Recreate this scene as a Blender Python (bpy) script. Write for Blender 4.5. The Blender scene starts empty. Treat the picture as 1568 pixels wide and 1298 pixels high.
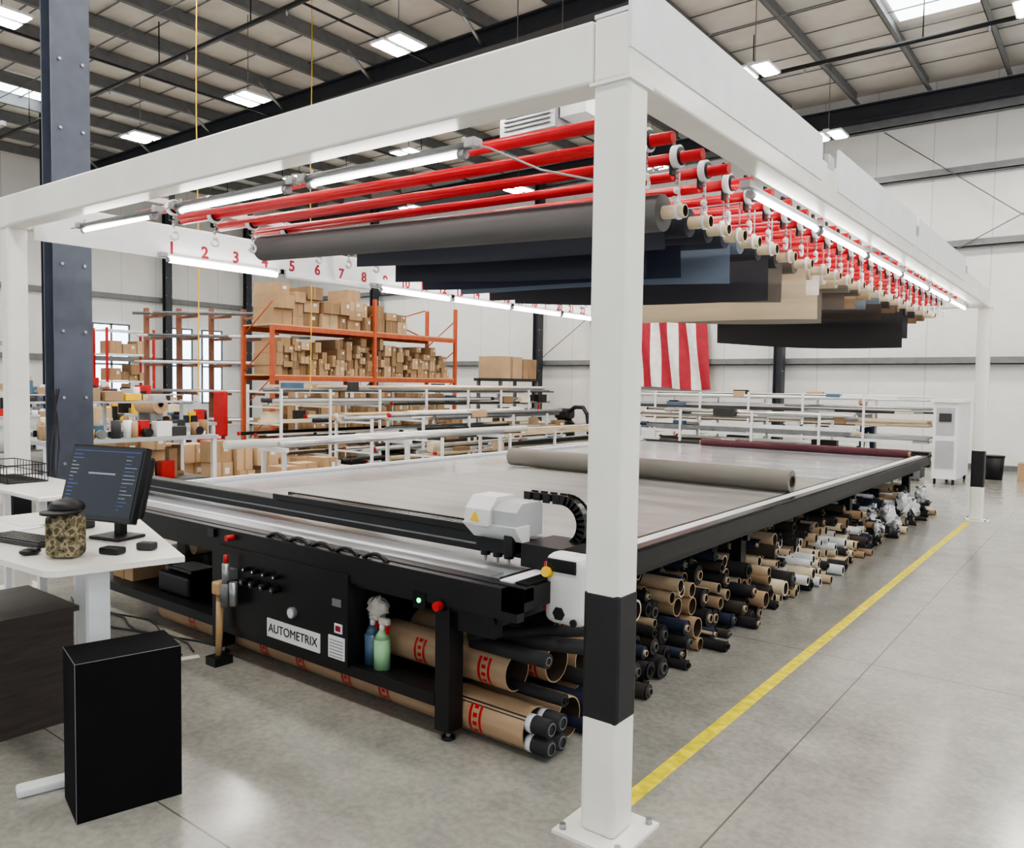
import bpy, bmesh, math, random
from mathutils import Matrix, Vector
random.seed(7)
R=random.random
def U(a,b): return a+(b-a)*R()
def lin(c):
    return tuple([((v/255)/12.92 if v/255<=0.04045 else ((v/255+0.055)/1.055)**2.4) for v in c[:3]]+[1.0])
# ---------------------------------------------------------------- materials
def mat(name,col,rough=0.5,metal=0.0,var=0.12,scale=6.0,emit=0.0,coat=0.0,bump=0.0,stretch=(1,1,1),col2=None,spec=0.5):
    m=bpy.data.materials.new(name); m.use_nodes=True
    nt=m.node_tree; n=nt.nodes; l=nt.links
    b=n['Principled BSDF']
    c=lin(col)
    tc=n.new('ShaderNodeTexCoord'); mp=n.new('ShaderNodeMapping'); mp.inputs['Scale'].default_value=stretch
    l.new(tc.outputs['Object'],mp.inputs[0])
    nz=n.new('ShaderNodeTexNoise'); nz.inputs['Scale'].default_value=scale; nz.inputs['Detail'].default_value=5
    l.new(mp.outputs[0],nz.inputs['Vector'])
    r=n.new('ShaderNodeValToRGB'); r.color_ramp.elements[0].position=0.3; r.color_ramp.elements[1].position=0.7
    if col2 is None:
        r.color_ramp.elements[0].color=tuple([v*(1-var) for v in c[:3]]+[1]); r.color_ramp.elements[1].color=tuple([min(1,v*(1+var)) for v in c[:3]]+[1])
    else:
        r.color_ramp.elements[0].color=c; r.color_ramp.elements[1].color=lin(col2)
    l.new(nz.outputs[0],r.inputs[0]); l.new(r.outputs[0],b.inputs['Base Color'])
    b.inputs['Roughness'].default_value=rough; b.inputs['Metallic'].default_value=metal
    b.inputs['Coat Weight'].default_value=coat; b.inputs['Coat Roughness'].default_value=0.08
    b.inputs['Specular IOR Level'].default_value=spec
    if emit: 
        b.inputs['Emission Color'].default_value=c; b.inputs['Emission Strength'].default_value=emit
    if bump:
        bp=n.new('ShaderNodeBump'); bp.inputs['Strength'].default_value=bump; bp.inputs['Distance'].default_value=0.02
        l.new(nz.outputs[0],bp.inputs['Height']); l.new(bp.outputs[0],b.inputs['Normal'])
    return m
WHITE=mat('white_paint',(238,237,229),0.26,var=0.05,scale=3)
WHITE2=mat('white_paint_cool',(230,232,233),0.4,var=0.04)
BLACK=mat('black_powdercoat',(18,18,20),0.45,var=0.2)
BLACKG=mat('black_gloss',(16,17,19),0.25,var=0.2)
BLACKM=mat('black_matte_board',(18,18,20),0.8,var=0.1,spec=0.15)
BAND=mat('black_band_paint',(24,24,28),0.4,var=0.3,scale=10)
GALV=mat('galvanised_steel',(176,178,180),0.35,0.8,var=0.15)
STEEL=mat('grey_steel',(120,122,124),0.45,0.3,var=0.15)
ALU=mat('aluminium',(205,207,210),0.28,0.8,var=0.08)
PURL=mat('purlin_steel',(122,124,125),0.5,0.2,var=0.1)
RAFT=mat('rafter_paint',(52,54,60),0.5,var=0.15)
COLM=mat('column_paint',(84,90,104),0.5,var=0.12)
INSUL=mat('roof_insulation',(234,230,221),0.7,var=0.10,scale=1.4,bump=0.9)
RED=mat('red_bar_paint',(208,22,38),0.28,var=0.1)
REDP=mat('red_plastic',(190,36,36),0.4)
NUMR=mat('number_vinyl_red',(150,20,44),0.5)
YEL=mat('yellow_plastic',(240,192,30),0.4)
LINE=mat('yellow_floor_paint',(222,208,44),0.5,var=0.3,scale=18)
KRAFT=mat('kraft_paper',(176,148,118),0.65,var=0.12,scale=4,stretch=(1,8,8))
KRAFT2=mat('kraft_light',(198,176,146),0.7,var=0.1)
CREAM=mat('cream_core',(228,212,182),0.7,var=0.08)
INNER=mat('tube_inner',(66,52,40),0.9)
BOXC=mat('cardboard_box',(172,142,108),0.75,var=0.22,scale=1.5)
BOXC2=mat('cardboard_box_pale',(194,165,131),0.75,var=0.16,scale=1.5)
BOXC3=mat('cardboard_box_dark',(142,114,84),0.75,var=0.2,scale=1.5)
TAPE=mat('box_tape',(166,134,96),0.3)
ORANGE=mat('orange_rack_paint',(184,88,56),0.55)
LED=mat('led_tube',(255,252,246),emit=18)
LEDH=mat('highbay_led',(255,250,242),emit=115)
GLOWP=mat('skylight_panel',(240,246,250),emit=5)
WINDOW=mat('window_daylight',(215,232,250),emit=4.5)
CLEAR=mat('clear_plastic_wrap',(215,218,220),0.2,var=0.1,bump=0.8,scale=14)
WOODD=mat('dark_laminate',(70,62,58),0.45,var=0.25,scale=5,stretch=(1,1,9))
WOOD=mat('wood_handle',(196,162,120),0.5)
SCREEN=mat('monitor_screen',(24,28,36),0.15,emit=0.4)
UI1=mat('ui_blue',(60,80,130),emit=0.5); UI2=mat('ui_white',(120,124,134),emit=0.5)
GREENL=mat('green_indicator',(40,230,120),emit=4)
GREYP=mat('grey_machine_plastic',(176,178,180),0.4,var=0.04)
LGREY=mat('light_machine_plastic',(216,217,216),0.35,var=0.03)
BLUEB=mat('blue_liquid_bottle',(84,108,132),0.25); GRB=mat('green_liquid_bottle',(150,196,150),0.25)
RAG=mat('rag_cloth',(210,205,195),0.9,bump=0.8,scale=20)
MAROON=mat('maroon_fabric',(90,46,54),0.7)
TEAL=mat('teal_tag',(20,120,110),0.5)
BROWNU=mat('brown_cantilever',(142,96,76),0.6)
NAVYT=mat('navy_fabric',(38,46,68),0.8)
DGREY=mat('dark_grey_parts',(52,52,54),0.6)
SKIN=mat('skin',(196,150,122),0.6,var=0.05); HAIR=mat('hair_dark',(40,30,26),0.8); SHIRT=mat('work_shirt',(206,208,212),0.85); JEANS=mat('jeans',(52,62,88),0.9)
def camo():
    m=mat('camouflage_cloth',(78,72,48),0.9)
    n=m.node_tree.nodes
    r=[x for x in n if x.type=='VALTORGB'][0]; z=[x for x in n if x.type=='TEX_NOISE'][0]; z.inputs['Scale'].default_value=26; z.inputs['Detail'].default_value=2
    cr=r.color_ramp; cr.interpolation='CONSTANT'
    cr.elements[0].position=0; cr.elements[0].color=lin((60,54,42)); cr.elements[1].position=.42; cr.elements[1].color=lin((112,104,78))
    e=cr.elements.new(.52); e.color=lin((158,146,118)); e=cr.elements.new(.6); e.color=lin((94,82,62))
    return m
CAMO=camo()
def fab(n,c): return mat('fabric_'+n,c,0.7,var=0.1,scale=3,stretch=(0.4,6,3))
F={k:fab(k,v) for k,v in dict(charcoal=(92,92,92),navy=(46,54,72),night=(38,42,54),slate=(118,132,150),dark=(56,56,62),taupe=(110,103,95),white=(238,234,222),beige=(204,190,162),tan=(178,156,124),brown=(116,98,78),black=(42,40,42),umber=(62,54,48),grey=(124,120,112))   .items()}

def nodes_floor():
    m=bpy.data.materials.new('polished_concrete'); m.use_nodes=True
    nt=m.node_tree; n=nt.nodes; l=nt.links; b=n['Principled BSDF']
    g=n.new('ShaderNodeNewGeometry')
    def noise(s,d,rg=0.6):
        z=n.new('ShaderNodeTexNoise'); z.inputs['Scale'].default_value=s; z.inputs['Detail'].default_value=d; z.inputs['Roughness'].default_value=rg
        l.new(g.outputs['Position'],z.inputs['Vector']); return z
    n1=noise(0.5,4); n2=noise(4.5,7,0.65); n3=noise(28,4,0.6)
    def ramp(src,a,b_,p0=0.3,p1=0.7):
        r=n.new('ShaderNodeValToRGB'); r.color_ramp.elements[0].position=p0; r.color_ramp.elements[1].position=p1
        r.color_ramp.elements[0].color=a; r.color_ramp.elements[1].color=b_; l.new(src.outputs[0],r.inputs[0]); return r
    r1=ramp(n1,lin((148,146,140)),lin((164,162,155)))
    r2=ramp(n2,(0.86,0.86,0.86,1),(1.06,1.06,1.05,1),0.34,0.64)
    r3=ramp(n3,(0.86,0.86,0.86,1),(1.06,1.06,1.06,1),0.36,0.62)
    def mul(a,b_):
        x=n.new('ShaderNodeMixRGB'); x.blend_type='MULTIPLY'; x.inputs[0].default_value=1; l.new(a,x.inputs[1]); l.new(b_,x.inputs[2]); return x.outputs[0]
    c=mul(mul(r1.outputs[0],r2.outputs[0]),r3.outputs[0])
    sp=n.new('ShaderNodeSeparateXYZ'); l.new(g.outputs['Position'],sp.inputs[0])
    def mth(op,a,b_=None):
        x=n.new('ShaderNodeMath'); x.operation=op
        for i,v in enumerate((a,b_)):
            if v is None: continue
            if isinstance(v,(int,float)): x.inputs[i].default_value=v
            else: l.new(v,x.inputs[i])
        return x.outputs[0]
    def joint(axis,x0,s):
        a=mth('SUBTRACT',sp.outputs[axis],x0-s/2); a=mth('FLOORED_MODULO',a,s); a=mth('SUBTRACT',a,s/2); a=mth('ABSOLUTE',a)
        return mth('LESS_THAN',a,0.004)
    j=mth('MAXIMUM',joint(0,-1.17,3.6),joint(1,5.2,3.6))
    x=n.new('ShaderNodeMixRGB'); l.new(j,x.inputs[0]); l.new(c,x.inputs[1]); x.inputs[2].default_value=lin((98,96,92))
    l.new(x.outputs[0],b.inputs['Base Color'])
    rr=n.new('ShaderNodeMapRange'); l.new(n2.outputs[0],rr.inputs[0]); rr.inputs[3].default_value=0.10; rr.inputs[4].default_value=0.27
    l.new(rr.outputs[0],b.inputs['Roughness']); b.inputs['Specular IOR Level'].default_value=0.8
    return m
FLOORM=nodes_floor()
def nodes_wall(axis):
    m=bpy.data.materials.new('ribbed_metal_panel_%d'%axis); m.use_nodes=True
    nt=m.node_tree; n=nt.nodes; l=nt.links; b=n['Principled BSDF']
    tc=n.new('ShaderNodeNewGeometry'); sp=n.new('ShaderNodeSeparateXYZ'); l.new(tc.outputs['Position'],sp.inputs[0])
    def mth(op,a,b_):
        x=n.new('ShaderNodeMath'); x.operation=op
        for i,v in enumerate((a,b_)):
            if isinstance(v,(int,float)): x.inputs[i].default_value=v
            else: l.new(v,x.inputs[i])
        return x.outputs[0]
    a=mth('PINGPONG',sp.outputs[axis],0.6)
    lt=mth('LESS_THAN',a,0.012)
    nz=n.new('ShaderNodeTexNoise'); nz.inputs['Scale'].default_value=1.1; nz.inputs['Detail'].default_value=4; l.new(tc.outputs['Position'],nz.inputs['Vector'])
    r=n.new('ShaderNodeValToRGB'); r.color_ramp.elements[0].color=lin((216,216,212)); r.color_ramp.elements[1].color=lin((238,237,233)); l.new(nz.outputs[0],r.inputs[0])
    x=n.new('ShaderNodeMixRGB'); l.new(lt,x.inputs[0]); l.new(r.outputs[0],x.inputs[1]); x.inputs[2].default_value=lin((200,201,200))
    l.new(x.outputs[0],b.inputs['Base Color']); b.inputs['Roughness'].default_value=0.5
    bp=n.new('ShaderNodeBump'); bp.inputs['Strength'].default_value=0.7; bp.inputs['Distance'].default_value=0.08
    l.new(nz.outputs[0],bp.inputs['Height']); l.new(bp.outputs[0],b.inputs['Normal'])
    return m
WALLX=nodes_wall(0); WALLY=nodes_wall(1)
BEDM=mat('perforated_belt_plastic',(176,181,188),0.2,scale=1.4,stretch=(0.35,5,1),col2=(204,208,213),coat=0.5)
BEDF=mat('belt_front_strip',(146,150,156),0.3,scale=1.4,stretch=(0.35,5,1),col2=(176,180,186),coat=0.3)
SHEET=mat('taupe_sheet_fabric',(138,139,135),0.42,scale=1.0,stretch=(0.3,6,1),col2=(158,157,151),coat=0.1)

# ---------------------------------------------------------------- builder
class B:
    def __init__(s,name): s.name=name; s.bm=bmesh.new(); s.mats=[]
    def mi(s,m):
        if m not in s.mats: s.mats.append(m)
        return s.mats.index(m)
    def _fin(s,verts,m,smooth=False,X=None):
        if X is not None: bmesh.ops.transform(s.bm,matrix=X,verts=verts)
        i=s.mi(m); fs=set()
        for v in verts: fs.update(v.link_faces)
        for f in fs: f.material_index=i; f.smooth=smooth and len(f.verts)==4
        return verts
    def box(s,x0,x1,y0,y1,z0,z1,m,X=None):
        V=[s.bm.verts.new(p) for p in ((x0,y0,z0),(x1,y0,z0),(x1,y1,z0),(x0,y1,z0),(x0,y0,z1),(x1,y0,z1),(x1,y1,z1),(x0,y1,z1))]
        k=s.mi(m)
        for q in ((3,2,1,0),(4,5,6,7),(0,1,5,4),(1,2,6,5),(2,3,7,6),(3,0,4,7)):
            f=s.bm.faces.new([V[i] for i in q]); f.material_index=k
        if X is not None: bmesh.ops.transform(s.bm,matrix=X,verts=V)
        return V
    def rbox(s,x0,x1,y0,y1,z0,z1,m,bev=0.02,X=None,seg=2):
        vs=s.box(x0,x1,y0,y1,z0,z1,m)
        es=set()
        for v in vs: es.update(v.link_edges)
        r=bmesh.ops.bevel(s.bm,geom=list(es),offset=bev,segments=seg,profile=0.5,affect='EDGES')
        st=list({v for f in r['faces'] for v in f.verts}); seen=set(st)
        while st:
            v=st.pop()
            for e in v.link_edges:
                o=e.other_vert(v)
                if o not in seen: seen.add(o); st.append(o)
        return s._fin(list(seen),m,False,X)
    def hull(s,pts,m,X=None):
        vs=[s.bm.verts.new(p) for p in pts]
        bmesh.ops.convex_hull(s.bm,input=vs)
        return s._fin(vs,m,False,X)
    def prism(s,poly,z0,z1,m):
        k=s.mi(m); a=[s.bm.verts.new((p[0],p[1],z0)) for p in poly]; c=[s.bm.verts.new((p[0],p[1],z1)) for p in poly]
        n=len(poly)
        for f in [a[::-1],c]+[[a[i],a[(i+1)%n],c[(i+1)%n],c[i]] for i in range(n)]:
            q=s.bm.faces.new(f); q.material_index=k
    def cyl(s,p0,p1,r,m,n=14,r2=None,cap=True,X=None):
        p0=Vector(p0);p1=Vector(p1);d=(p1-p0)
        q=d.to_track_quat('Z','Y').to_matrix(); r2=r if r2 is None else r2; k=s.mi(m)
        a=[];c=[]
        for i in range(n):
            t=2*math.pi*i/n; e=q@Vector((math.cos(t),math.sin(t),0))
            a.append(s.bm.verts.new(p0+e*r)); c.append(s.bm.verts.new(p1+e*r2))
        for i in range(n):
            f=s.bm.faces.new((a[i],a[(i+1)%n],c[(i+1)%n],c[i])); f.material_index=k; f.smooth=True
        if cap:
            for vv in (a[::-1],c): f=s.bm.faces.new(vv); f.material_index=k
        if X is not None: bmesh.ops.transform(s.bm,matrix=X,verts=a+c)
        return a+c
    def ring(s,p,d,ro,ri,m,n=16):
        p=Vector(p);q=Vector(d).to_track_quat('Z','Y').to_matrix()
        a=[];c=[]
        for i in range(n):
            t=2*math.pi*i/n; e=q@Vector((math.cos(t),math.sin(t),0))
            a.append(s.bm.verts.new(p+e*ro)); c.append(s.bm.verts.new(p+e*ri))
        k=s.mi(m)
        for i in range(n):
            f=s.bm.faces.new((a[i],a[(i+1)%n],c[(i+1)%n],c[i])); f.material_index=k
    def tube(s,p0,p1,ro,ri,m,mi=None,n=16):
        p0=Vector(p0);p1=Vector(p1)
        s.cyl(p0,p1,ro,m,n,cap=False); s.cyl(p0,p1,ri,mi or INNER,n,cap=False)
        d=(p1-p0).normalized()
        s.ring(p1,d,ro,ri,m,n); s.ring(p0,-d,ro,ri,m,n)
    def roll(s,p0,p1,r,m,core=0.035,cm=None,ext=0.1):
        p0=Vector(p0);p1=Vector(p1);d=(p1-p0).normalized()
        s.cyl(p0,p1,r,m,24,cap=False)
        s.ring(p1,d,r,core,m,24); s.ring(p0,-d,r,core,m,24)
        s.tube(p0-d*ext,p1+d*ext,core,core*0.85,cm or CREAM,INNER,14)
    def sweep(s,pts,r,m,n=8):
        pts=[Vector(p) for p in pts]; prev=None; k=s.mi(m)
        for i,p in enumerate(pts):
            d=(pts[min(i+1,len(pts)-1)]-pts[max(i-1,0)]).normalized()
            up=Vector((0,0,1)) if abs(d.z)<0.9 else Vector((1,0,0))
            a=d.cross(up).normalized(); b=d.cross(a)
            ringv=[s.bm.verts.new(p+(a*math.cos(2*math.pi*j/n)+b*math.sin(2*math.pi*j/n))*r) for j in range(n)]
            if prev:
                for j in range(n):
                    f=s.bm.faces.new((prev[j],prev[(j+1)%n],ringv[(j+1)%n],ringv[j])); f.smooth=True; f.material_index=k
            prev=ringv
    def ball(s,c,r,m,sc=(1,1,1)):
        g=bmesh.ops.create_uvsphere(s.bm,u_segments=16,v_segments=10,radius=r,matrix=Matrix.Translation(c)@Matrix.Diagonal((*sc,1)))
        vs=g['verts']; s._fin(vs,m,True)
        for v in vs:
            for f in v.link_faces: f.smooth=True
        return vs
    def grid(s,fn,nu,nv,m,matfn=None,smooth=True):
        g=[[s.bm.verts.new(fn(i/nu,j/nv)) for j in range(nv+1)] for i in range(nu+1)]
        for i in range(nu):
            for j in range(nv):
                f=s.bm.faces.new((g[i][j],g[i+1][j],g[i+1][j+1],g[i][j+1]))
                f.material_index=s.mi(matfn((i+.5)/nu,(j+.5)/nv) if matfn else m); f.smooth=smooth
    def done(s,bevel=0,parent=None,seg=2):
        me=bpy.data.meshes.new(s.name); bmesh.ops.recalc_face_normals(s.bm,faces=s.bm.faces[:]) ; s.bm.to_mesh(me); s.bm.free()
        for m in s.mats: me.materials.append(m)
        o=bpy.data.objects.new(s.name,me); bpy.context.collection.objects.link(o)
        if bevel:
            b=o.modifiers.new('bevel','BEVEL'); b.width=bevel; b.segments=seg; b.limit_method='ANGLE'
        if parent: o.parent=parent
        return o
def text(name,s,size,loc,rot,m,parent,ext=0.001,off=0.0015):
    cu=bpy.data.curves.new(name,'FONT'); cu.body=s; cu.size=size; cu.extrude=ext; cu.align_x='CENTER'; cu.align_y='CENTER'; cu.offset=off
    cu.materials.append(m); o=bpy.data.objects.new(name,cu); bpy.context.collection.objects.link(o)
    o.location=loc; o.rotation_euler=rot; o.parent=parent; return o
def T(x): return 0.015*(-1.43-x)

# ================================================================ ROOM
b=B('floor'); b.box(-27,9,-9,20.2,-0.1,0,FLOORM); b.done()
b=B('ceiling'); b.box(-27,9,-9,20.2,8.6,8.7,INSUL)
b.done()
b=B('roof_purlins')
x=-26.2
while x<8.5:
    b.box(x,x+0.012,-9,19.6,8.3,8.58,PURL); b.box(x,x+0.09,-9,19.6,8.3,8.315,PURL); b.box(x-0.08,x,-9,19.6,8.565,8.58,PURL)
    x+=1.5
b.done()
b=B('ceiling_straps')
y=-8
while y<19.5:
    b.box(-26.5,8.5,y,y+0.03,8.545,8.56,STEEL); y+=0.95
for y in (6.2,7.6,14.2,16.6): b.cyl((-26.5,y,8.3),(8.5,y,8.3),.014,STEEL,5)
b.done()
b=B('roof_rafter')
for yc in (3.35,11.55,19.7,-4.9):
    b.box(-26.9,8.9,yc-0.12,yc+0.12,7.9,7.93,RAFT); b.box(-26.9,8.9,yc-0.12,yc+0.12,8.25,8.28,RAFT); b.box(-26.9,8.9,yc-0.01,yc+0.01,7.93,8.25,RAFT)
    x=-24.7
    while x<8 and yc<19:
        b.cyl((x,yc,7.95),(x,yc-0.75,8.4),0.035,GALV,6); b.cyl((x,yc,7.95),(x,yc+0.75,8.4),0.035,GALV,6); x+=3.0
b.done()
b=B('wall_back'); b.box(-27,9,20,20.2,0,8.6,WALLX); b.done()
b=B('wall_left'); b.box(-27.2,-27,-9,20.2,0,8.6,WALLY); b.done()
b=B('trim_back_girts')
for z,h in ((2.3,0.16),(4.85,0.16),(6.45,0.16),(7.7,0.2)):
    b.box(-27,9,19.8,20,z,z+0.02,STEEL); b.box(-27,9,19.8,19.82,z,z+h,PURL)
b.cyl((-4.6,19.75,4.0),(2.5,19.75,7.7),0.012,STEEL,6); b.cyl((-4.6,19.75,7.6),(2.5,19.75,2.0),0.012,STEEL,6)
b.cyl((-14.2,19.75,2.5),(-6.8,19.75,7.7),0.012,STEEL,6)
b.done()
b=B('trim_left_girts')
for z,h in ((2.3,0.16),(4.4,0.16),(6.45,0.16)): b.box(-27,-26.8,-9,20,z,z+h,PURL)
b.done()
b=B('baseboard_back'); b.box(-27,9,19.94,20,0,0.12,STEEL); b.done()
def icol(name,x,y,wx,wy,h,m):
    b=B(name)
    b.box(x-wx/2,x-wx/2+0.02,y-wy/2,y+wy/2,0.02,h,m); b.box(x+wx/2-0.02,x+wx/2,y-wy/2,y+wy/2,0.02,h,m)
    b.box(x-wx/2+0.02,x+wx/2-0.02,y-0.01,y+0.01,0.02,h,m)
    b.box(x-wx/2-0.05,x+wx/2+0.05,y-wy/2-0.05,y+wy/2+0.05,0,0.02,m)
    z=0.9
    while z<h-1:
        for s_ in (-.1,.1): b.cyl((x+wx/2,y+s_,z),(x+wx/2+0.02,y+s_,z),0.015,GALV,6)
        z+=0.62
    b.done()
icol('steel_column',-7.95,3.38,0.22,0.34,7.9,COLM)
for (x,y) in ((-14.2,19.6),(-6.8,19.6),(0.8,19.6),(-21.5,19.6)): icol('steel_column',x,y,0.22,0.24,7.9,RAFT)
for (x,y) in ((-26.6,11.5),(-26.6,14.6),(-26.6,17.8),(-20.3,8.2)): icol('steel_column',x,y,0.22,0.24,7.9,RAFT)
b=B('electrical_conduit'); b.cyl((-8.6,2.95,0),(-8.6,2.95,8.5),.03,GALV,10)
for z in (2,4,6): b.box(-8.65,-8.2,2.93,2.97,z,z+.04,GALV)
b.done()
for i,(y0,y1) in enumerate(((12.2,13.4),(14.9,15.7),(16.1,16.9))):
    b=B('window_%d'%(i+1)); b.box(-26.98,-26.95,y0,y1,0.9,3.5,WINDOW)
    for yy in (y0,(y0+y1)/2,y1): b.box(-26.95,-26.9,yy-0.03,yy+0.03,0.85,3.55,STEEL)
    for zz in (0.87,2.2,3.53): b.box(-26.95,-26.9,y0,y1,zz-0.03,zz+0.03,STEEL)
    b.done()
b=B('skylight_panel')
for (x0,x1,y0,y1) in ((-3.6,-2.3,13.4,16.3),(-21.6,-20.3,6.8,8.6),(0.6,2,4,7)):
    b.box(x0,x1,y0,y1,8.57,8.595,GLOWP)
b.done()
b=B('sprinkler_pipe')
for (y,z,r) in ((8.1,7.75,0.04),(15.3,7.75,0.04)):
    b.cyl((-26.8,y,z),(8.8,y,z),r,BLACK,8)
    x=-24
    while x<8: b.cyl((x,y,z),(x,y,8.58),0.012,BLACK,5); b.cyl((x+1,y,z),(x+1,y,z-0.12),0.02,GALV,6); x+=3
for x in (-16.2,-11,-1.2): b.cyl((x,-8,7.95),(x,19.5,7.95),0.022,BLACK,6)
b.done()
def highbay(x,y):
    b=B('highbay_light')
    for s_ in (-1,1):
        cx=x+s_*0.19
        b.box(cx-0.15,cx+0.15,y-0.3,y+0.3,7.02,7.06,WHITE2)
        b.box(cx-0.11,cx+0.11,y-0.27,y+0.27,7.008,7.018,LEDH)
    b.box(x-0.06,x+0.06,y-0.2,y+0.2,7.06,7.12,WHITE2)
    b.cyl((x,y,7.12),(x,y,8.58),0.008,STEEL,5)
    b.done()
for x in (-1.1,-5.15,-9.3,-13.35,-17.4,-21.5,3.0):
    for y in (0.6,4.8,8.95,13.2,17.4):
        highbay(x,y)
b=B('unit_heater'); b.box(-8.3,-7.2,10.3,10.9,5.75,6.35,GALV)
for i in range(7): b.box(-8.2,-7.3,10.27,10.3,5.82+i*0.07,5.84+i*0.07,STEEL)
b.box(-7.18,-6.7,10.4,10.8,5.9,6.2,WHITE2)
for x in (-8.2,-7.3): b.cyl((x,10.6,6.35),(x,10.6,8.58),0.01,STEEL,5)
b.done()
b=B('yellow_air_hose'); b.sweep([(-9.25+0.02*math.sin(i),5.48,8.5-i*0.7) for i in range(11)],0.009,YEL,6); b.cyl((-9.25,5.48,8.4),(-9.25,5.48,8.6),0.03,BLACK); b.done()
b=B('yellow_air_hose'); b.sweep([(-11.4+0.02*math.sin(i),8.9,8.5-i*0.7) for i in range(11)],0.009,YEL,6); b.cyl((-11.4,8.9,8.4),(-11.4,8.9,8.6),0.03,BLACK); b.done()

# ================================================================ RACK FRAME
b=B('overhead_rack_frame')
def tb(x0,x1,y0,y1,z0,z1,m,bev=0.012):
    vs=b.rbox(x0,x1,y0,y1,z0,z1,m,bev)
    for v in vs: v.co.z+=T(v.co.x)
for (x,y) in ((-1.505,2.575),(-1.48,11.98),(-7.0,2.575),(-7.0,11.98)):
    zt=2.80+T(x)
    b.rbox(x-0.075,x+0.075,y-0.075,y+0.075,0.012,zt,WHITE,0.018)
    b.rbox(x-0.077,x+0.077,y-0.077,y+0.077,0.44,0.94,BAND,0.018)
    b.box(x-0.15,x+0.15,y-0.15,y+0.15,0,0.014,WHITE)
    for i in (-1,1):
        for j in (-1,1): b.cyl((x+i*0.12,y+j*0.12,0.012),(x+i*0.12,y+j*0.12,0.035),0.014,GALV,6)
    b.box(x-0.085,x+0.085,y-0.085,y+0.085,zt-0.012,zt,WHITE)
tb(-7.075,-1.585,2.50,2.65,2.80,3.03,WHITE)
tb(-1.58,-1.43,2.50,12.05,2.80,3.03,WHITE)
tb(-7.075,-6.955,2.655,12.05,2.80,3.03,WHITE)
tb(-6.95,-1.585,11.90,12.05,2.80,3.03,WHITE)
for (y0,y1) in ((2.5,4.72),(5.05,7.3),(7.42,9.9)):
    b.box(-1.44,-1.425,y0,y1,2.90,3.15,WHITE2); b.box(-1.58,-1.44,y0,y1,3.03,3.045,WHITE2)
for yy in (4.9,7.36,9.98): b.box(-1.45,-1.428,yy-0.06,yy+0.06,3.0,3.08,GALV)
b.box(-1.70,-1.66,2.66,11.9,2.93,2.99,WHITE2)
v=b.box(-5.92,-5.88,2.66,11.9,2.98,3.02,WHITE2)
for q in v: q.co.z+=T(-5.9)
for yy in (5.6,8.9):
    v=b.box(-6.95,-1.58,yy,yy+0.08,3.03,3.09,GALV)
    for q in v: q.co.z+=T(q.co.x)
b.box(-6.955,-6.935,2.7,11.85,2.80,3.09,WHITE2)
frame=b.done()
for i in range(1,25):
    y=3.52+0.33*i
    if y>11.7: break
    text('number_label_%d'%i,str(i),0.15,(-6.932,y,2.90),(math.pi/2,0,math.pi/2),NUMR,frame,off=.004)

b=B('red_hanging_bars')
def TB(x): return T(x)*1.4
ys=[3.1+0.33*i for i in range(26)]
for i,y in enumerate(ys):
    z=2.87
    b.cyl((-6.0,y,z+TB(-6.0)),(-1.72,y,z),0.03,RED,12)
    b.cyl((-6.05,y,z+TB(-6.0)),(-6.0,y,z+TB(-6.0)),0.02,DGREY,10)
    b.cyl((-5.7,y+0.13,z-0.03+TB(-5.7)),(-1.95,y+0.13,z-0.05),0.02,RED,8)
b.done()
b=B('bar_end_brackets')
for i,y in enumerate(ys):
    for (x,sx) in ((-1.86,1),(-5.55,-1)):
        z=2.87+TB(x)
        b.cyl((x-0.018,y,z),(x+0.018,y,z),0.058,WHITE2,18)
        b.cyl((x+0.018,y,z),(x+0.026,y,z),0.046,BLACK,16); b.cyl((x+0.026,y,z),(x+0.03,y,z),0.026,WHITE2,12)
        b.box(x-0.035,x-0.02,y-0.02,y+0.02,z-0.09,z+0.12,BLACK)
        for k in range(4):
            zz=z-0.06-k*0.028
            b.cyl((x,y,zz),(x,y,zz-0.022),0.006 if k%2 else 0.010,GALV,6)
        pts=[(x,y+0.03*math.sin(t),z-0.2-0.03*math.cos(t)) for t in [math.pi-0.35*j for j in range(14)]]
        b.sweep(pts,0.009,WHITE2,6)
        b.ball((x,y,z-0.17),0.018,WHITE2)
b.done()
rolls=[(3.93,-5.65,.10,'charcoal',0,.0),(4.26,-4.8,.08,'night',.16,.1),(4.52,-4.66,.075,'night',.26,.35),(4.77,-4.62,.07,'navy',.27,.25),
(5.02,-4.4,.07,'slate',.28,.02),(5.34,-4.35,.07,'dark',.30,.5),(5.72,-4.36,.075,'dark',.32,.02),(6.1,-4.2,.07,'taupe',.28,.05),(6.5,-4.2,.07,'beige',.24,.0),(6.85,-4.2,.07,'white',.16,.0),
(7.2,-4.2,.065,'beige',.36,.12),(7.6,-4.2,.06,'grey',.34,.2),(7.95,-4.2,.06,'taupe',.2,.1),(8.35,-4.2,.06,'tan',.15,.1),(8.75,-4.2,.06,'slate',.12,.1),(9.2,-4.2,.07,'umber',.2,.05),(9.6,-4.2,.075,'brown',.1,.0),(10.0,-4.3,.085,'black',.46,.0),(10.5,-4.2,.075,'dark',.34,.05),(11.0,-4.2,.075,'brown',.12,.05)]
def TR(x): return 0.038*(-1.9-x)
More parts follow.
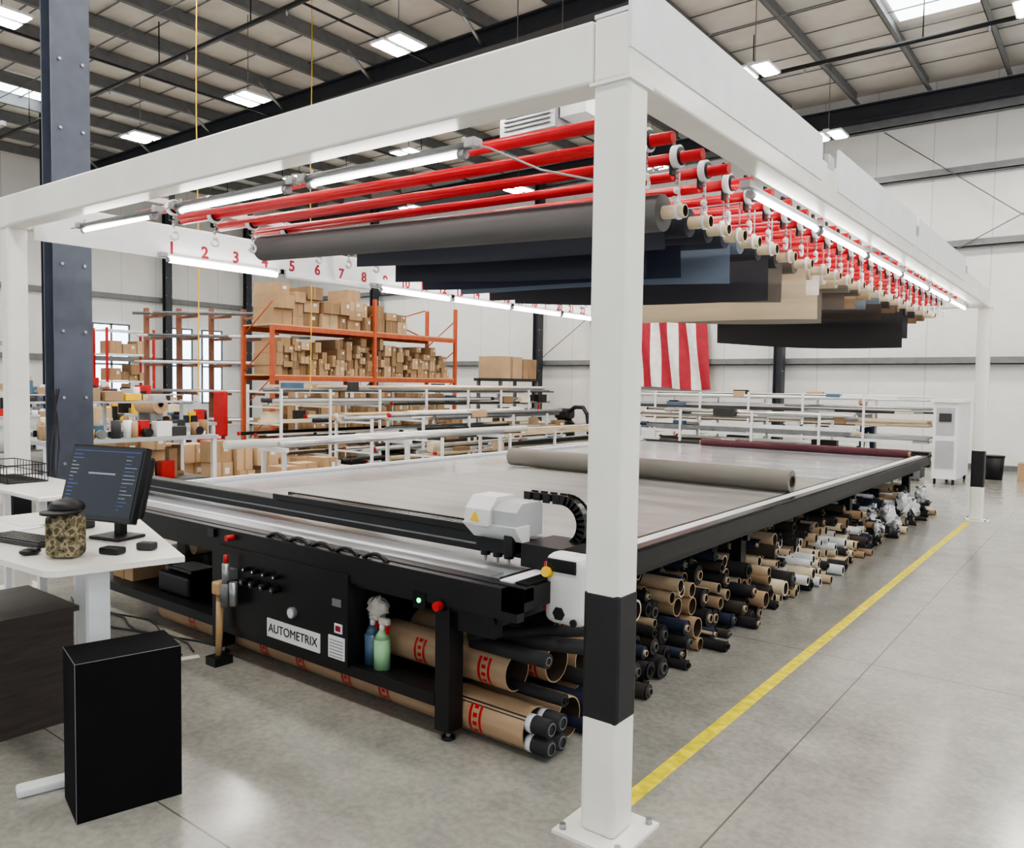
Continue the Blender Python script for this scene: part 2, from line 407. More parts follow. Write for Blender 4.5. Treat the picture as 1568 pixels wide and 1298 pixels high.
for (y,xl,r,c,drop,inset) in rolls:
    b=B('fabric_roll')
    z=2.645; m=F[c]
    core=0.036
    p0=Vector((xl,y,z+TR(xl)));p1=Vector((-2.02,y,z))
    b.roll(p0,p1,r,m,core,CREAM,0.13)
    if drop:
        xr=-2.04-inset; xl2=xl+U(0,.05)
        ph=R()*6
        def fn(u,v):
            x=xl2+(xr-xl2)*u
            yy=y-r-0.003+0.015*math.sin(x*3+ph)*v+v*0.01
            zz=z+TR(x)-v*drop*(1+0.06*math.sin(x*1.7+ph)) 
            return (x,yy,zz)
        b.grid(fn,40,6,m)
    for x in (-1.93,xl-0.09):
        zz=z+TR(x)
        b.cyl((x-0.008,y,zz),(x+0.008,y,zz),core+0.012,WHITE2,14)
        b.cyl((x,y,zz+core),(x,y,zz+0.2),0.005,GALV,5)
    b.done()
def led(name,p0,p1,lit=True,house=STEEL,r=0.016,back=0):
    b=B(name); p0=Vector(p0);p1=Vector(p1); d=(p1-p0).normalized()
    b.cyl(p0,p1,r,LED if lit else WHITE2,10)
    up=Vector((-back,0,0.035))
    b.cyl(p0+up-d*0.05,p1+up+d*0.05,0.02,house,8)
    for q in (p0,p1): b.cyl(q-d*0.02,q+d*0.02,0.024,GALV,8); b.cyl(q+up,q+up*2.2,0.008,GALV,6)
    for q in (p0-d*.06,p1+d*.06): b.box(q.x-.03,q.x+.03,q.y-.03,q.y+.03,q.z+.02,q.z+.06,GALV)
    b.done()
for (x0,x1) in ((-3.53,-2.44),(-4.86,-3.75),(-6.2,-5.2)):
    led('led_tube_light',(x0,2.76,2.735+T(x0)),(x1,2.76,2.735+T(x1)),r=.012)
b=B('light_wiring'); 
pts=[(-6.4,2.75,2.84),(-5.1,2.75,2.80),(-4.95,2.75,2.83),(-3.7,2.75,2.80),(-3.6,2.75,2.82),(-2.4,2.76,2.79),(-2.3,2.78,2.76),(-2.1,2.9,2.66),(-1.9,3.1,2.62),(-1.7,3.3,2.7)]
b.sweep(pts,.005,GREYP,6); b.done()
y=4.2
while y<11.5:
    led('led_tube_light',(-1.64,y,2.745),(-1.64,y+1.15,2.745),house=WHITE2,r=.012); y+=1.22
for i,y in enumerate((3.8,5.05,6.4,7.65,8.9,10.15)):
    led('led_tube_light',(-6.89,y,2.785),(-6.89,y+1.15,2.785),lit=(i!=1),house=WHITE2,r=0.026,back=.035)

# ================================================================ CUTTING TABLE
b=B('flatbed_cutting_table')
b.box(-6.45,-2.2,3.75,11.95,0.74,0.79,BEDM)
b.box(-6.45,-2.2,2.86,3.75,0.74,0.79,BEDF)
b.prism([(-5.7,3.85),(-2.28,3.85),(-2.28,8.3),(-4.9,8.2),(-5.1,7.0)],0.79,0.794,SHEET)
b.box(-6.45,-2.05,2.71,2.76,0.66,0.80,BLACK); b.box(-6.45,-2.05,2.76,2.83,0.74,0.805,BLACK)
b.box(-6.4,-2.3,2.83,2.93,0.79,0.808,ALU); b.box(-6.4,-2.45,2.96,3.0,0.79,0.803,WHITE2)
b.box(-6.4,-2.45,3.35,3.40,0.79,0.800,BLACK)
b.box(-6.4,-2.45,3.46,3.62,0.79,0.797,BEDM)
b.box(-2.14,-2.05,2.71,12.0,0.70,0.80,BLACK); b.box(-2.22,-2.145,2.8,12.0,0.74,0.812,WHITE2); b.box(-2.13,-2.07,2.8,12.0,0.80,0.815,BLACKG)
b.box(-2.27,-2.225,2.86,11.95,0.79,0.803,BLACK)
b.box(-2.30,-2.16,2.75,12.0,0.62,0.74,BLACK)
b.box(-6.50,-6.42,2.71,12.0,0.66,0.82,WHITE2); b.box(-6.42,-6.36,2.86,11.95,0.79,0.81,ALU)
b.box(-6.45,-2.05,11.95,12.0,0.66,0.82,BLACK)
for y in (2.77,5.8,8.8,11.7):
    for x in (-2.5,-4.4,-6.3):
        b.box(x-0.045,x+0.045,y-0.05,y+0.05,0.05,0.74,BLACK)
        b.cyl((x,y,0),(x,y,0.05),0.012,GALV,8); b.cyl((x,y,0),(x,y,0.012),0.035,BLACK,12)
    b.box(-6.3,-2.2,y-0.04,y+0.04,0.64,0.74,BLACK)
    if y>3: b.box(-2.33,-2.24,y-0.05,y+0.05,0.2,0.64,BLACK); b.box(-2.5,-2.33,y-0.04,y+0.04,0.2,0.28,BLACK)
    b.box(-2.42,-2.2,y-0.03,y+0.03,0.55,0.64,BLACK)
b.box(-4.4,-2.55,2.72,2.78,0.16,0.22,BLACK); b.box(-3.2,-2.55,2.78,3.25,0.2,0.215,BLACK)
b.box(-6.3,-4.45,2.74,2.80,0.16,0.22,BLACK); b.box(-6.25,-4.45,2.8,3.3,0.2,0.215,BLACK)
b.box(-4.34,-3.15,2.70,2.74,0.21,0.70,BLACK); b.box(-3.19,-3.15,2.74,3.2,0.2,0.70,BLACK)
b.box(-3.84,-3.37,2.693,2.70,0.24,0.345,WHITE2)
b.cyl((-3.6,2.70,0.42),(-3.6,2.675,0.42),0.032,GALV,20); b.cyl((-3.6,2.675,0.42),(-3.6,2.672,0.42),0.024,WHITE2,20)
for k,x in enumerate((-4.02,-3.93,-3.83,-3.73)):
    b.cyl((x,2.70,0.60),(x,2.655,0.60),0.013,BLACKG,10); b.cyl((x,2.657,0.60),(x,2.652,0.60),0.006,WHITE2,8)
    b.cyl((x,2.70,0.53),(x,2.64,0.53),0.02,BLACKG,12); b.cyl((x,2.641,0.53),(x,2.638,0.53),0.008,GALV,8)
b.box(-3.27,-3.2,2.695,2.70,0.52,0.56,GALV); b.box(-3.3,-3.17,2.695,2.70,0.24,0.36,WHITE2); b.box(-3.25,-3.19,2.694,2.70,0.38,0.43,WHITE2); b.box(-3.24,-3.2,2.693,2.694,0.39,0.42,NUMR)
for k in range(6): b.box(-3.29,-3.18,2.694,2.6955,0.25+k*.017,0.254+k*.017,STEEL)
for x in (-3.8,-3.6,-3.4,-3.2,-2.98):
    pts=[(x-0.09+0.18*t,2.735,0.80+0.03*math.sin(math.pi*t)) for t in [j/10 for j in range(11)]]
    b.sweep(pts,0.012,BLACKG,8)
b.cyl((-2.5,2.715,0.66),(-2.5,2.67,0.66),0.022,REDP,14); b.cyl((-2.5,2.72,0.66),(-2.5,2.70,0.66),0.03,BLACKG,14)
b.cyl((-2.64,2.71,0.66),(-2.64,2.70,0.66),0.012,GREENL,10); b.box(-2.68,-2.6,2.705,2.71,0.62,0.70,BLACKG)
b.cyl((-4.2,2.71,0.76),(-4.2,2.66,0.76),0.018,REDP,12); b.box(-4.45,-4.38,2.69,2.71,0.74,0.79,BLACKG)
table=b.done(0.003)
text('sign_lettering','AUTOMETRIX',0.070,(-3.605,2.692,0.292),(math.pi/2,0,0),BLACK,table,off=0.0)

b=B('cutter_gantry')
b.rbox(-6.3,-2.3,3.14,3.26,0.83,0.93,BLACK,0.01)
b.box(-6.3,-2.3,3.135,3.14,0.865,0.875,STEEL); b.box(-6.3,-2.3,3.27,3.30,0.84,0.90,BLACKG)
x=-4.3
while x<-2.6:
    b.box(x,x+0.03,3.16,3.24,0.93,0.96,BLACKG); x+=0.037
b.box(-4.4,-2.6,3.13,3.145,0.93,0.965,BLACK); b.box(-4.4,-2.6,3.25,3.265,0.93,0.965,BLACK)
b.box(-6.42,-6.28,3.08,3.32,0.822,0.97,BLACK); b.box(-6.27,-6.2,3.13,3.135,0.885,0.905,TEAL)
b.box(-2.3,-2.06,3.06,3.34,0.816,0.93,BLACK)
b.done(0.002)
b=B('cutting_head')
def hd(x0,x1,prof,m):
    b.hull([(x0,y,z) for y,z in prof]+[(x1,y,z) for y,z in prof],m)
hd(-2.61,-2.45,[(2.99,1.0),(3.0,1.08),(3.06,1.14),(3.2,1.14),(3.24,1.1),(3.24,.95),(3.06,.95)],LGREY)
hd(-2.45,-2.30,[(3.02,1.0),(3.02,1.08),(3.07,1.12),(3.22,1.12),(3.24,1.1),(3.24,.95),(3.06,.95)],GREYP)
b.hull([(-2.62,2.985,1.01),(-2.60,3.06,.93),(-2.29,3.06,.93),(-2.29,2.995,1.01),(-2.6,3.12,.93),(-2.29,3.12,.93),(-2.62,3.12,1.01),(-2.29,3.12,1.01)],LGREY)
b.box(-2.56,-2.34,3.03,3.14,0.87,0.93,BLACK)
for x in (-2.53,-2.45,-2.38):
    b.cyl((x,3.07,0.93),(x,3.07,0.84),0.026,BLACKG,12); b.cyl((x,3.07,0.84),(x,3.07,0.808),0.01,GALV,8,r2=0.004)
b.cyl((-2.36,3.05,0.96),(-2.36,3.05,0.86),0.03,BLACK,12)
b.hull([(-2.57,2.988,1.02),(-2.51,2.988,1.02),(-2.54,2.992,1.07),(-2.57,3.02,1.02),(-2.51,3.02,1.02),(-2.54,3.02,1.07)],YEL)
b.done(.01,seg=3)
b=B('cable_drag_chain')
pts=[]
for j in range(5): pts.append((-2.44+0.06*j,3.29,1.13))
for j in range(1,14):
    t=math.pi/2-math.pi*j/14; pts.append((-2.2+0.12*math.cos(t),3.29,1.01+0.12*math.sin(t)))
pts.append((-2.26,3.29,.9))
for j in range(len(pts)-1):
    p=Vector(pts[j]);q=Vector(pts[j+1]);c=(p+q)/2;d=q-p
    ang=math.atan2(d.z,d.x)
    X=Matrix.Translation(c)@Matrix.Rotation(-ang,4,'Y')
    b.box(-0.015,0.015,-0.03,0.03,-0.018,0.018,BLACKG,X)
    b.box(-0.02,0.02,-0.038,-0.03,-0.024,0.024,BLACK,X); b.box(-0.02,0.02,0.03,0.038,-0.024,0.024,BLACK,X)
b.done()
b=B('gantry_control_pod')
b.rbox(-2.10,-1.88,2.96,3.10,0.60,0.93,LGREY,0.05,seg=4)
b.rbox(-2.112,-2.10,2.99,3.07,0.65,0.88,REDP,0.005)
b.rbox(-2.07,-1.91,2.952,2.962,0.85,0.91,BLACKG,.004)
b.cyl((-2.06,2.965,0.84),(-2.06,2.93,0.85),0.024,YEL,16)
b.cyl((-2.0,2.965,0.66),(-2.0,2.952,0.66),0.032,BLACK,6); b.cyl((-1.92,2.962,0.63),(-1.92,2.952,0.63),0.018,BLACK,8)
b.cyl((-2.07,2.962,0.74),(-2.07,2.94,0.74),0.010,REDP,10)
b.box(-2.04,-1.92,3.10,3.2,0.82,0.9,BLACK)
b.done()
b=B('fabric_roll'); b.roll((-5.44,7.05,0.895),(-2.26,6.93,0.895),0.098,F['grey'],0.05,INNER,0.01); b.done()
b=B('fabric_roll'); b.roll((-5.2,11.6,0.852),(-2.25,11.6,0.852),0.055,MAROON,0.03,KRAFT,0.03); b.done()

# ================================================================ TUBE PILE
b=B('cardboard_tube_pile')
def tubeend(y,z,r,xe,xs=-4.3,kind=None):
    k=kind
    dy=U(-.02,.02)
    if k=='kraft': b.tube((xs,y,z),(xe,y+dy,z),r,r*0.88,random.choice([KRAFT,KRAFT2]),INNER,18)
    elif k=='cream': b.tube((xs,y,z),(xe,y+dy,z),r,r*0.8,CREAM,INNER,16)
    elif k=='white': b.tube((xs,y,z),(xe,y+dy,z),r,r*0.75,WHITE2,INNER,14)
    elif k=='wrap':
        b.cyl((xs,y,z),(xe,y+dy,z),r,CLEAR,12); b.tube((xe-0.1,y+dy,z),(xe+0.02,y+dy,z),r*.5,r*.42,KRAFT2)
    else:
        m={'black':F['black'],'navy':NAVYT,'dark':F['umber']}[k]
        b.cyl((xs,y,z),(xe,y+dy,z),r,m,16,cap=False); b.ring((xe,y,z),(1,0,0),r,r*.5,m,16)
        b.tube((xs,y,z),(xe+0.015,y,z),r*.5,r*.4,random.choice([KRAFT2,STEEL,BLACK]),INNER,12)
big=[(2.93,.105,-2.10),(3.15,.1,-2.06),(3.36,.1,-2.12),(3.58,.1,-2.08)]
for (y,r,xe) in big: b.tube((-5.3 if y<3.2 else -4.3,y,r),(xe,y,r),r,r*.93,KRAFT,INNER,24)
for dy,dz in ((-.045,.045),(.045,.045),(-.045,-.045),(.045,-.045)):
    b.cyl((-2.6,2.93+dy,.105+dz),(-1.98,2.93+dy,.105+dz),.042,F['black'],14); b.tube((-2.0,2.93+dy,.105+dz),(-1.975,2.93+dy,.105+dz),.03,.024,STEEL,BLACK,12)
    b.cyl((-2.1,2.93+dy,.105+dz),(-2.07,2.93+dy,.105+dz),.0435,CLEAR,14)
for dy,dz in ((-.045,.04),(.045,.04),(0,-.045)):
    b.cyl((-2.6,3.36+dy,.1+dz),(-2.02,3.36+dy,.1+dz),.042,NAVYT,14); b.tube((-2.04,3.36+dy,.1+dz),(-2.01,3.36+dy,.1+dz),.03,.024,BLACK,BLACK,12)
def mark(x,y,z,r):
    n=9; k=b.mi(REDP); p=[]
    for i in range(n+1):
        t=math.radians(140+i*11)
        p.append([b.bm.verts.new((xx,y+math.cos(t)*(r+.001),z+math.sin(t)*(r+.001))) for xx in (x,x+.015,x+.025,x+.05,x+.06,x+.075)])
    for i in range(n):
        for a in range(5):
            if a in (1,3) or (a==2 and i%2): continue
            f=b.bm.faces.new((p[i][a],p[i][a+1],p[i+1][a+1],p[i+1][a])); f.material_index=k; f.smooth=True
for x in (-2.42,-3.05,-3.35,-3.75,-4.1,-4.45,-4.9): mark(x,2.93,.105,.105)
for (y,z,r,xe,xs) in ((2.98,.325,.095,-2.25,-3.1),(3.2,.33,.1,-2.17,-3.1),(3.42,.30,.1,-2.14,-4.3),(3.63,.31,.09,-2.2,-4.3)):
    b.tube((xs,y,z),(xe,y,z),r,r*.93,KRAFT,INNER,24)
mark(-2.42,2.98,.325,.095); mark(-2.85,2.98,.325,.095); mark(-2.3,3.2,.33,.1)
for (p0,p1,r) in (((-2.46,2.9,.45),(-2.0,2.88,.46),.035),((-2.46,2.98,.455),(-1.9,3.05,.50),.035),((-2.46,2.86,.49),(-1.85,3.25,.55),.03)):
    b.cyl(p0,p1,r,F['black'],14); d=(Vector(p1)-Vector(p0)).normalized(); b.tube(Vector(p1)-d*.02,Vector(p1)+d*.004,r*.6,r*.45,STEEL,BLACK,10)
tubeend(3.5,.47,.07,-2.2,kind='kraft'); tubeend(3.35,.48,.06,-2.25,kind='black'); tubeend(3.66,.46,.06,-2.15,kind='navy')
for (y,z,r,xe,k) in ((3.3,.24,.04,-2.0,'black'),(3.02,.235,.03,-2.0,'black'),(3.24,.02,.035,-1.95,'navy')): tubeend(y,max(z,r),r,xe,kind=k)
y=3.76
while y<12.15:
    f=(y-3.7)/8.5
    r=U(.04,.075)*(1-.25*f)
    z=0; row=0
    hmax=(.60 if y<11.6 else .35)-0.12*f
    while True:
        rr=min(r,U(.026,.078)*(1-.25*f)); 
        if z+2*rr>hmax: break
        xe=-1.96-0.09*row*U(.3,1)-U(0,.2)
        zz=z/hmax
        if y<6: kinds=['black','black','dark','kraft','navy'] if (zz>.66 or zz<.3) else ['cream','kraft','kraft','black']
        elif y<8.5: kinds=['black','dark','kraft','kraft'] if zz>.6 else ['cream','cream','white','kraft','black','white']
        else: kinds=['kraft','black','wrap','cream','white','navy','black','dark']
        tubeend(y+r+U(-.018,.018),z+rr,rr,xe,kind=random.choice(kinds)); z+=2*rr+0.001; row+=1
    y+=2*r+.001
b.done()
b=B('plastic_wrap_bundle')
for (y,z,s_) in ((9.6,.3,.13),(10.4,.36,.14),(11.0,.22,.12),(11.4,.34,.12),(8.9,.42,.08),(9.2,.2,.08),(10.0,.15,.1)):
    vs=b.ball((-2.05,y,z),s_,CLEAR,sc=(.5,1,.8))
    for v in vs: v.co+=Vector((U(-.03,.03),U(-.04,.04),U(-.04,.04)))
b.done()
b=B('equipment_case'); b.rbox(-5.35,-4.95,2.85,3.15,0.217,0.36,BLACK,0.02); b.rbox(-5.3,-5.0,2.9,3.1,0.36,0.39,BLACKG,0.01); b.done()
b=B('cardboard_box'); b.box(-6.0,-5.7,2.85,3.1,0.217,0.42,BOXC); b.box(-5.87,-5.83,2.845,3.105,0.215,0.425,TAPE); b.done()
b=B('stored_fabric_bundles')
for k in range(9):
    x=-6.1+.18*k; b.cyl((x,3.35,.3+.05*(k%3)),(x+.1,4.3,.3+.05*(k%3)),U(.05,.09),random.choice([KRAFT,F['taupe'],F['black'],KRAFT2,CLEAR]),12)
b.box(-6.3,-4.5,3.3,4.4,.2,.23,BLACK)
b.done()
b=B('air_regulator')
b.cyl((-4.17,2.64,.5),(-4.17,2.64,.62),.022,GALV,12); b.cyl((-4.17,2.64,.36),(-4.17,2.64,.5),.03,STEEL,12); b.cyl((-4.17,2.64,.62),(-4.17,2.64,.67),.014,REDP,10); b.box(-4.2,-4.14,2.64,2.70,.52,.58,GALV)
b.cyl((-4.09,2.64,.38),(-4.09,2.64,.52),.024,GALV,12); b.done()
b=B('wooden_mallet'); b.cyl((-4.25,2.64,.05),(-4.24,2.65,.42),.018,WOOD,12,r2=.026); b.rbox(-4.28,-4.20,2.61,2.68,.42,.5,WOOD,.012); b.box(-4.29,-4.19,2.58,2.70,0,.05,BLACK); b.done()
def spray(x,y,z,m):
    b=B('spray_bottle')
    b.cyl((x,y,z),(x,y,z+.16),.044,m,18); b.cyl((x,y,z+.16),(x,y,z+.205),.044,m,18,r2=.016); b.cyl((x,y,z+.205),(x,y,z+.235),.016,WHITE2,12)
    b.rbox(x-.018,x+.05,y-.014,y+.014,z+.235,z+.27,RAG,.006); b.box(x+.03,x+.045,y-.006,y+.006,z+.19,z+.24,REDP)
    b.done()
spray(-3.10,2.83,.216,BLUEB); spray(-2.995,2.80,.216,GRB)
b=B('cleaning_rag'); vs=b.ball((-3.07,2.84,.515),.07,RAG,sc=(1,.6,.8))
for v in vs: v.co+=Vector((U(-.012,.012),U(-.01,.01),U(-.012,.012)))
b.done()
b=B('floor_cables')
for k in range(3):
    b.sweep([(-6.4+.17*j,2.75-.08*k+.05*math.sin(j*1.3+k*2),.008) for j in range(12)],.006,[BLACK,DGREY,BLACK][k],6)
b.done()

# ================================================================ DESK AREA
b=B('standing_desk')
b.prism([(-3.22,1.84),(-3.24,1.78),(-3.34,1.36),(-3.38,1.33),(-3.8,1.30),(-4.9,1.26),(-4.9,2.32),(-4.5,2.25)],.905,.93,WHITE)
DL=Matrix.Translation((-3.45,1.28,0))@Matrix.Rotation(math.radians(-16),4,'Z')
b.box(-.12,-.03,.24,.32,.03,.905,WHITE2,DL)
b.rbox(-.08,.0,-.03,.6,0,.035,WHITE2,.01,DL)
DR=DL@Matrix.Translation((-1.15,0,0))
b.box(-.12,-.03,.34,.42,.03,.905,WHITE2,DR); b.rbox(-.08,.0,0.05,.7,0,.035,WHITE2,.01,DR)
b.box(-1.2,-.1,.25,.31,.86,.904,WHITE2,DL)
b.done()
b=B('black_box')
X=Matrix.Translation((-3.09,1.32,0))@Matrix.Rotation(math.radians(-14),4,'Z')
b.box(-.255,0,0,.385,0,.62,BLACKM,X)
e=.0012
for (x0,x1,y0,y1,z0,z1) in ((-.255,0,-e,e,.62-e,.62+e),(-e,e,0,.385,.62-e,.62+e),(-e,e,-e,e,0,.62)):
    b.box(x0,x1,y0,y1,z0,z1,STEEL,X)
b.done()
b=B('filing_cabinet'); b.box(-4.65,-4.08,1.1,1.74,0.0,.55,WOODD); b.box(-4.67,-4.06,1.08,1.76,.55,.575,WOODD)
b.done()
nx=Vector((.28,-.96,0)).normalized()
Mz=math.atan2(nx.y,nx.x)+math.pi/2
X=Matrix.Translation((-3.82,1.77,1.205))@Matrix.Rotation(Mz,4,'Z')@Matrix.Rotation(math.radians(-16),4,'X')
b=B('computer_monitor')
b.rbox(-.235,.235,-.01,.03,-.18,.18,BLACKG,.006,X); b.rbox(-.22,.22,.03,.085,-.15,.15,BLACK,.02,X)
b.box(-.222,.222,-.0125,-.01,-.155,.165,SCREEN,X)
for k in range(15):
    z=.13-k*.018; x0=-.21; b.box(x0,x0+U(.02,.07),-.0135,-.0125,z,z+.004,random.choice([UI1,UI2,UI1]),X)
    b.box(.13,.13+U(.02,.08),-.0135,-.0125,z,z+.003,random.choice([UI1,UI2]),X)
b.box(-.09,.08,-.0135,-.0125,.04,.048,UI2,X)
b.box(-.21,.21,-.0135,-.0125,.15,.153,UI1,X)
Y=Matrix.Translation((-3.82,1.77,0))@Matrix.Rotation(Mz,4,'Z')
b.box(-.02,.02,.08,.12,.94,1.2,BLACK,Y); b.rbox(-.1,.1,-.0,.16,.93,.945,BLACK,.006,Y)
b.done()
b=B('camouflage_bag'); b.rbox(-.07,.07,-.055,.055,0,.19,CAMO,.03,Matrix.Translation((-3.58,1.50,.931))@Matrix.Rotation(.6,4,'Z'),3)
b.done()
b=B('black_cap'); b.ball((-3.59,1.51,1.145),.07,BLACK,sc=(1.15,1,.55)); b.cyl((-3.53,1.45,1.13),(-3.53,1.45,1.14),.07,BLACK,18); b.ball((-3.66,1.55,1.13),.05,DGREY,sc=(1,1,.6)); b.done()
b=B('keyboard'); KX=Matrix.Translation((-4.05,1.52,.931))@Matrix.Rotation(.2,4,'Z'); b.rbox(-.2,.2,-.07,.07,0,.02,BLACK,.006,KX)
for i in range(14):
    for j in range(5): b.box(-.19+i*.027,-.168+i*.027,-.06+j*.025,-.04+j*.025,.02,.026,BLACKG,KX)
b.done()
b=B('computer_mouse'); b.ball((-3.74,1.42,.945),.032,BLACKG,sc=(1,1.4,.5)); b.done()
b=B('paper_sheets'); b.box(-.15,.15,-.1,.1,0,.004,WHITE2,Matrix.Translation((-4.5,1.6,.931))@Matrix.Rotation(.3,4,'Z')); b.box(-.12,.12,-.1,.1,.004,.007,WHITE,Matrix.Translation((-4.55,1.75,.931))); b.done()
b=B('desk_accessories'); b.rbox(-.05,.05,-.03,.03,0,.03,BLACK,.008,Matrix.Translation((-3.5,1.66,.931))@Matrix.Rotation(.4,4,'Z')); b.rbox(-.04,.04,-.025,.025,0,.035,DGREY,.008,Matrix.Translation((-3.47,1.80,.931))@Matrix.Rotation(.5,4,'Z')); b.cyl((-4.2,2.05,.931),(-4.2,2.05,1.03),.035,BLACK,14)
b.rbox(-.12,.12,-.05,.05,0,.09,DGREY,.01,Matrix.Translation((-4.3,1.85,.931))); b.done()
b=B('side_bench'); b.rbox(-6.75,-5.0,1.95,2.42,.97,1.0,WHITE,.008)
for x in (-6.65,-5.1):
    for y in (2.0,2.37): b.box(x-.02,x+.02,y-.02,y+.02,0,.97,WHITE2)
b.done()
b=B('wire_basket')
for i in range(12): b.cyl((-6.3+.05*i,2.05,1.002),(-6.3+.05*i,2.05,1.12),.003,BLACK,5); b.cyl((-6.3+.05*i,2.3,1.002),(-6.3+.05*i,2.3,1.12),.003,BLACK,5); b.cyl((-6.3+.05*i,2.05,1.003),(-6.3+.05*i,2.3,1.003),.003,BLACK,5)
for z in (1.005,1.06,1.12):
    for y in (2.05,2.3): b.cyl((-6.3,y,z),(-5.75,y,z),.004,BLACK,5)
    for x in (-6.3,-5.75): b.cyl((x,2.05,z),(x,2.3,z),.004,BLACK,5)
b.done()
b=B('hanging_cables')
for k in range(4):
    b.sweep([(-7.74+.02*k,3.2-.03*k,1.6),(-7.72+.02*k,3.15,1.35),(-7.62+.03*k,3.05+.02*k,1.1),(-7.5+.04*k,3.0,.6),(-7.3+.06*k,2.95,.02)],.007,[BLACK,DGREY,DGREY,BLACK][k],6)
b.done()

b=B('yellow_floor_line'); b.box(-1.58,-1.51,2.74,11.75,0.0005,0.002,LINE); b.done()
b=B('white_floor_tape'); b.box(-.3,.3,-.03,.03,0,.0015,WHITE,Matrix.Translation((-4.55,2.35,.0005))@Matrix.Rotation(math.radians(70),4,'Z')); b.done()

# ================================================================ BACKGROUND
def boxes(b,x0,x1,y0,y1,z,hmax,smin=.25,smax=.5,hs=(.18,.4)):
    y=y0
    while y<y1-.12:
        w=min(U(smin,smax),y1-y); zz=z
        H=hmax*U(.45,1)
        while zz<z+H-.1:
            h=U(*hs)
            if zz+h>z+hmax: break
            m=random.choice([BOXC,BOXC3,BOXC,BOXC2]); dx=U(0,.22); sh=U(0,.03)
            b.box(x0,x1-dx,y+.01+sh,y+w-.01,zz,zz+h-.005,m)
            b.box(x1-dx,x1-dx+.002,y+w*.46,y+w*.54,zz,zz+h-.005,TAPE)
            if R()<.5: b.box(x1-dx,x1-dx+.003,y+w*.62,y+w*.82,zz+h*.5,zz+h*.75,WHITE2)
            zz+=h
        y+=w
def boxstack(*a,**k):
    b=B('cardboard_box_stack'); boxes(b,*a,**k); b.done()
b=B('pallet_rack')
for y in (10.2,13.1,16.0):
    for x in (-15.4,-14.35):
        b.box(x-.04,x+.04,y-.04,y+.04,0,3.7 if y>11 else 2.9,ORANGE)
    for k in range(4):
        b.cyl((-15.4,y,.3+k*.8),(-14.35,y,1.0+k*.8),.015,ORANGE,6)
for (y0,y1) in ((10.2,13.1),(13.1,16.0)):
    for z in (1.82,2.9):
        for x in (-15.4,-14.35): b.box(x-.025,x+.025,y0,y1,z-.1,z,ORANGE)
        b.box(-15.4,-14.35,y0,y1,z,z+.03,WOOD)
b.cyl((-15.4,13.2,2.95),(-15.4,15.9,3.7),.02,ORANGE,6); b.cyl((-15.4,15.9,2.95),(-15.4,13.2,3.7),.02,ORANGE,6)
b.done()
boxstack(-15.2,-14.35,10.3,13.0,2.935,1.1,.3,.5,(.2,.35)); boxstack(-15.2,-14.35,13.2,14.2,2.935,.8)
boxstack(-15.2,-14.35,10.3,15.9,1.855,.95,.12,.3,(.1,.28)); boxstack(-15.2,-14.4,10.3,15.9,0.0,1.7,.2,.4)
boxstack(-14.25,-13.85,10.5,16,0.0,1.7,.2,.4)
b=B('storage_table'); b.box(-14.7,-13.7,17.2,19.1,1.8,1.88,DGREY)
for x in (-14.6,-13.8):
    for y in (17.3,19.0): b.box(x-.04,x+.04,y-.04,y+.04,0,1.8,STEEL)
b.done()
b=B('cardboard_box_stack'); b.box(-14.6,-13.8,17.3,18.3,1.88,2.5,BOXC2); b.box(-14.6,-13.8,18.35,19.0,1.88,2.45,BOXC); b.box(-13.8,-13.798,17.75,17.85,1.88,2.5,TAPE); b.box(-13.8,-13.798,18.6,18.7,1.88,2.45,TAPE); b.done()
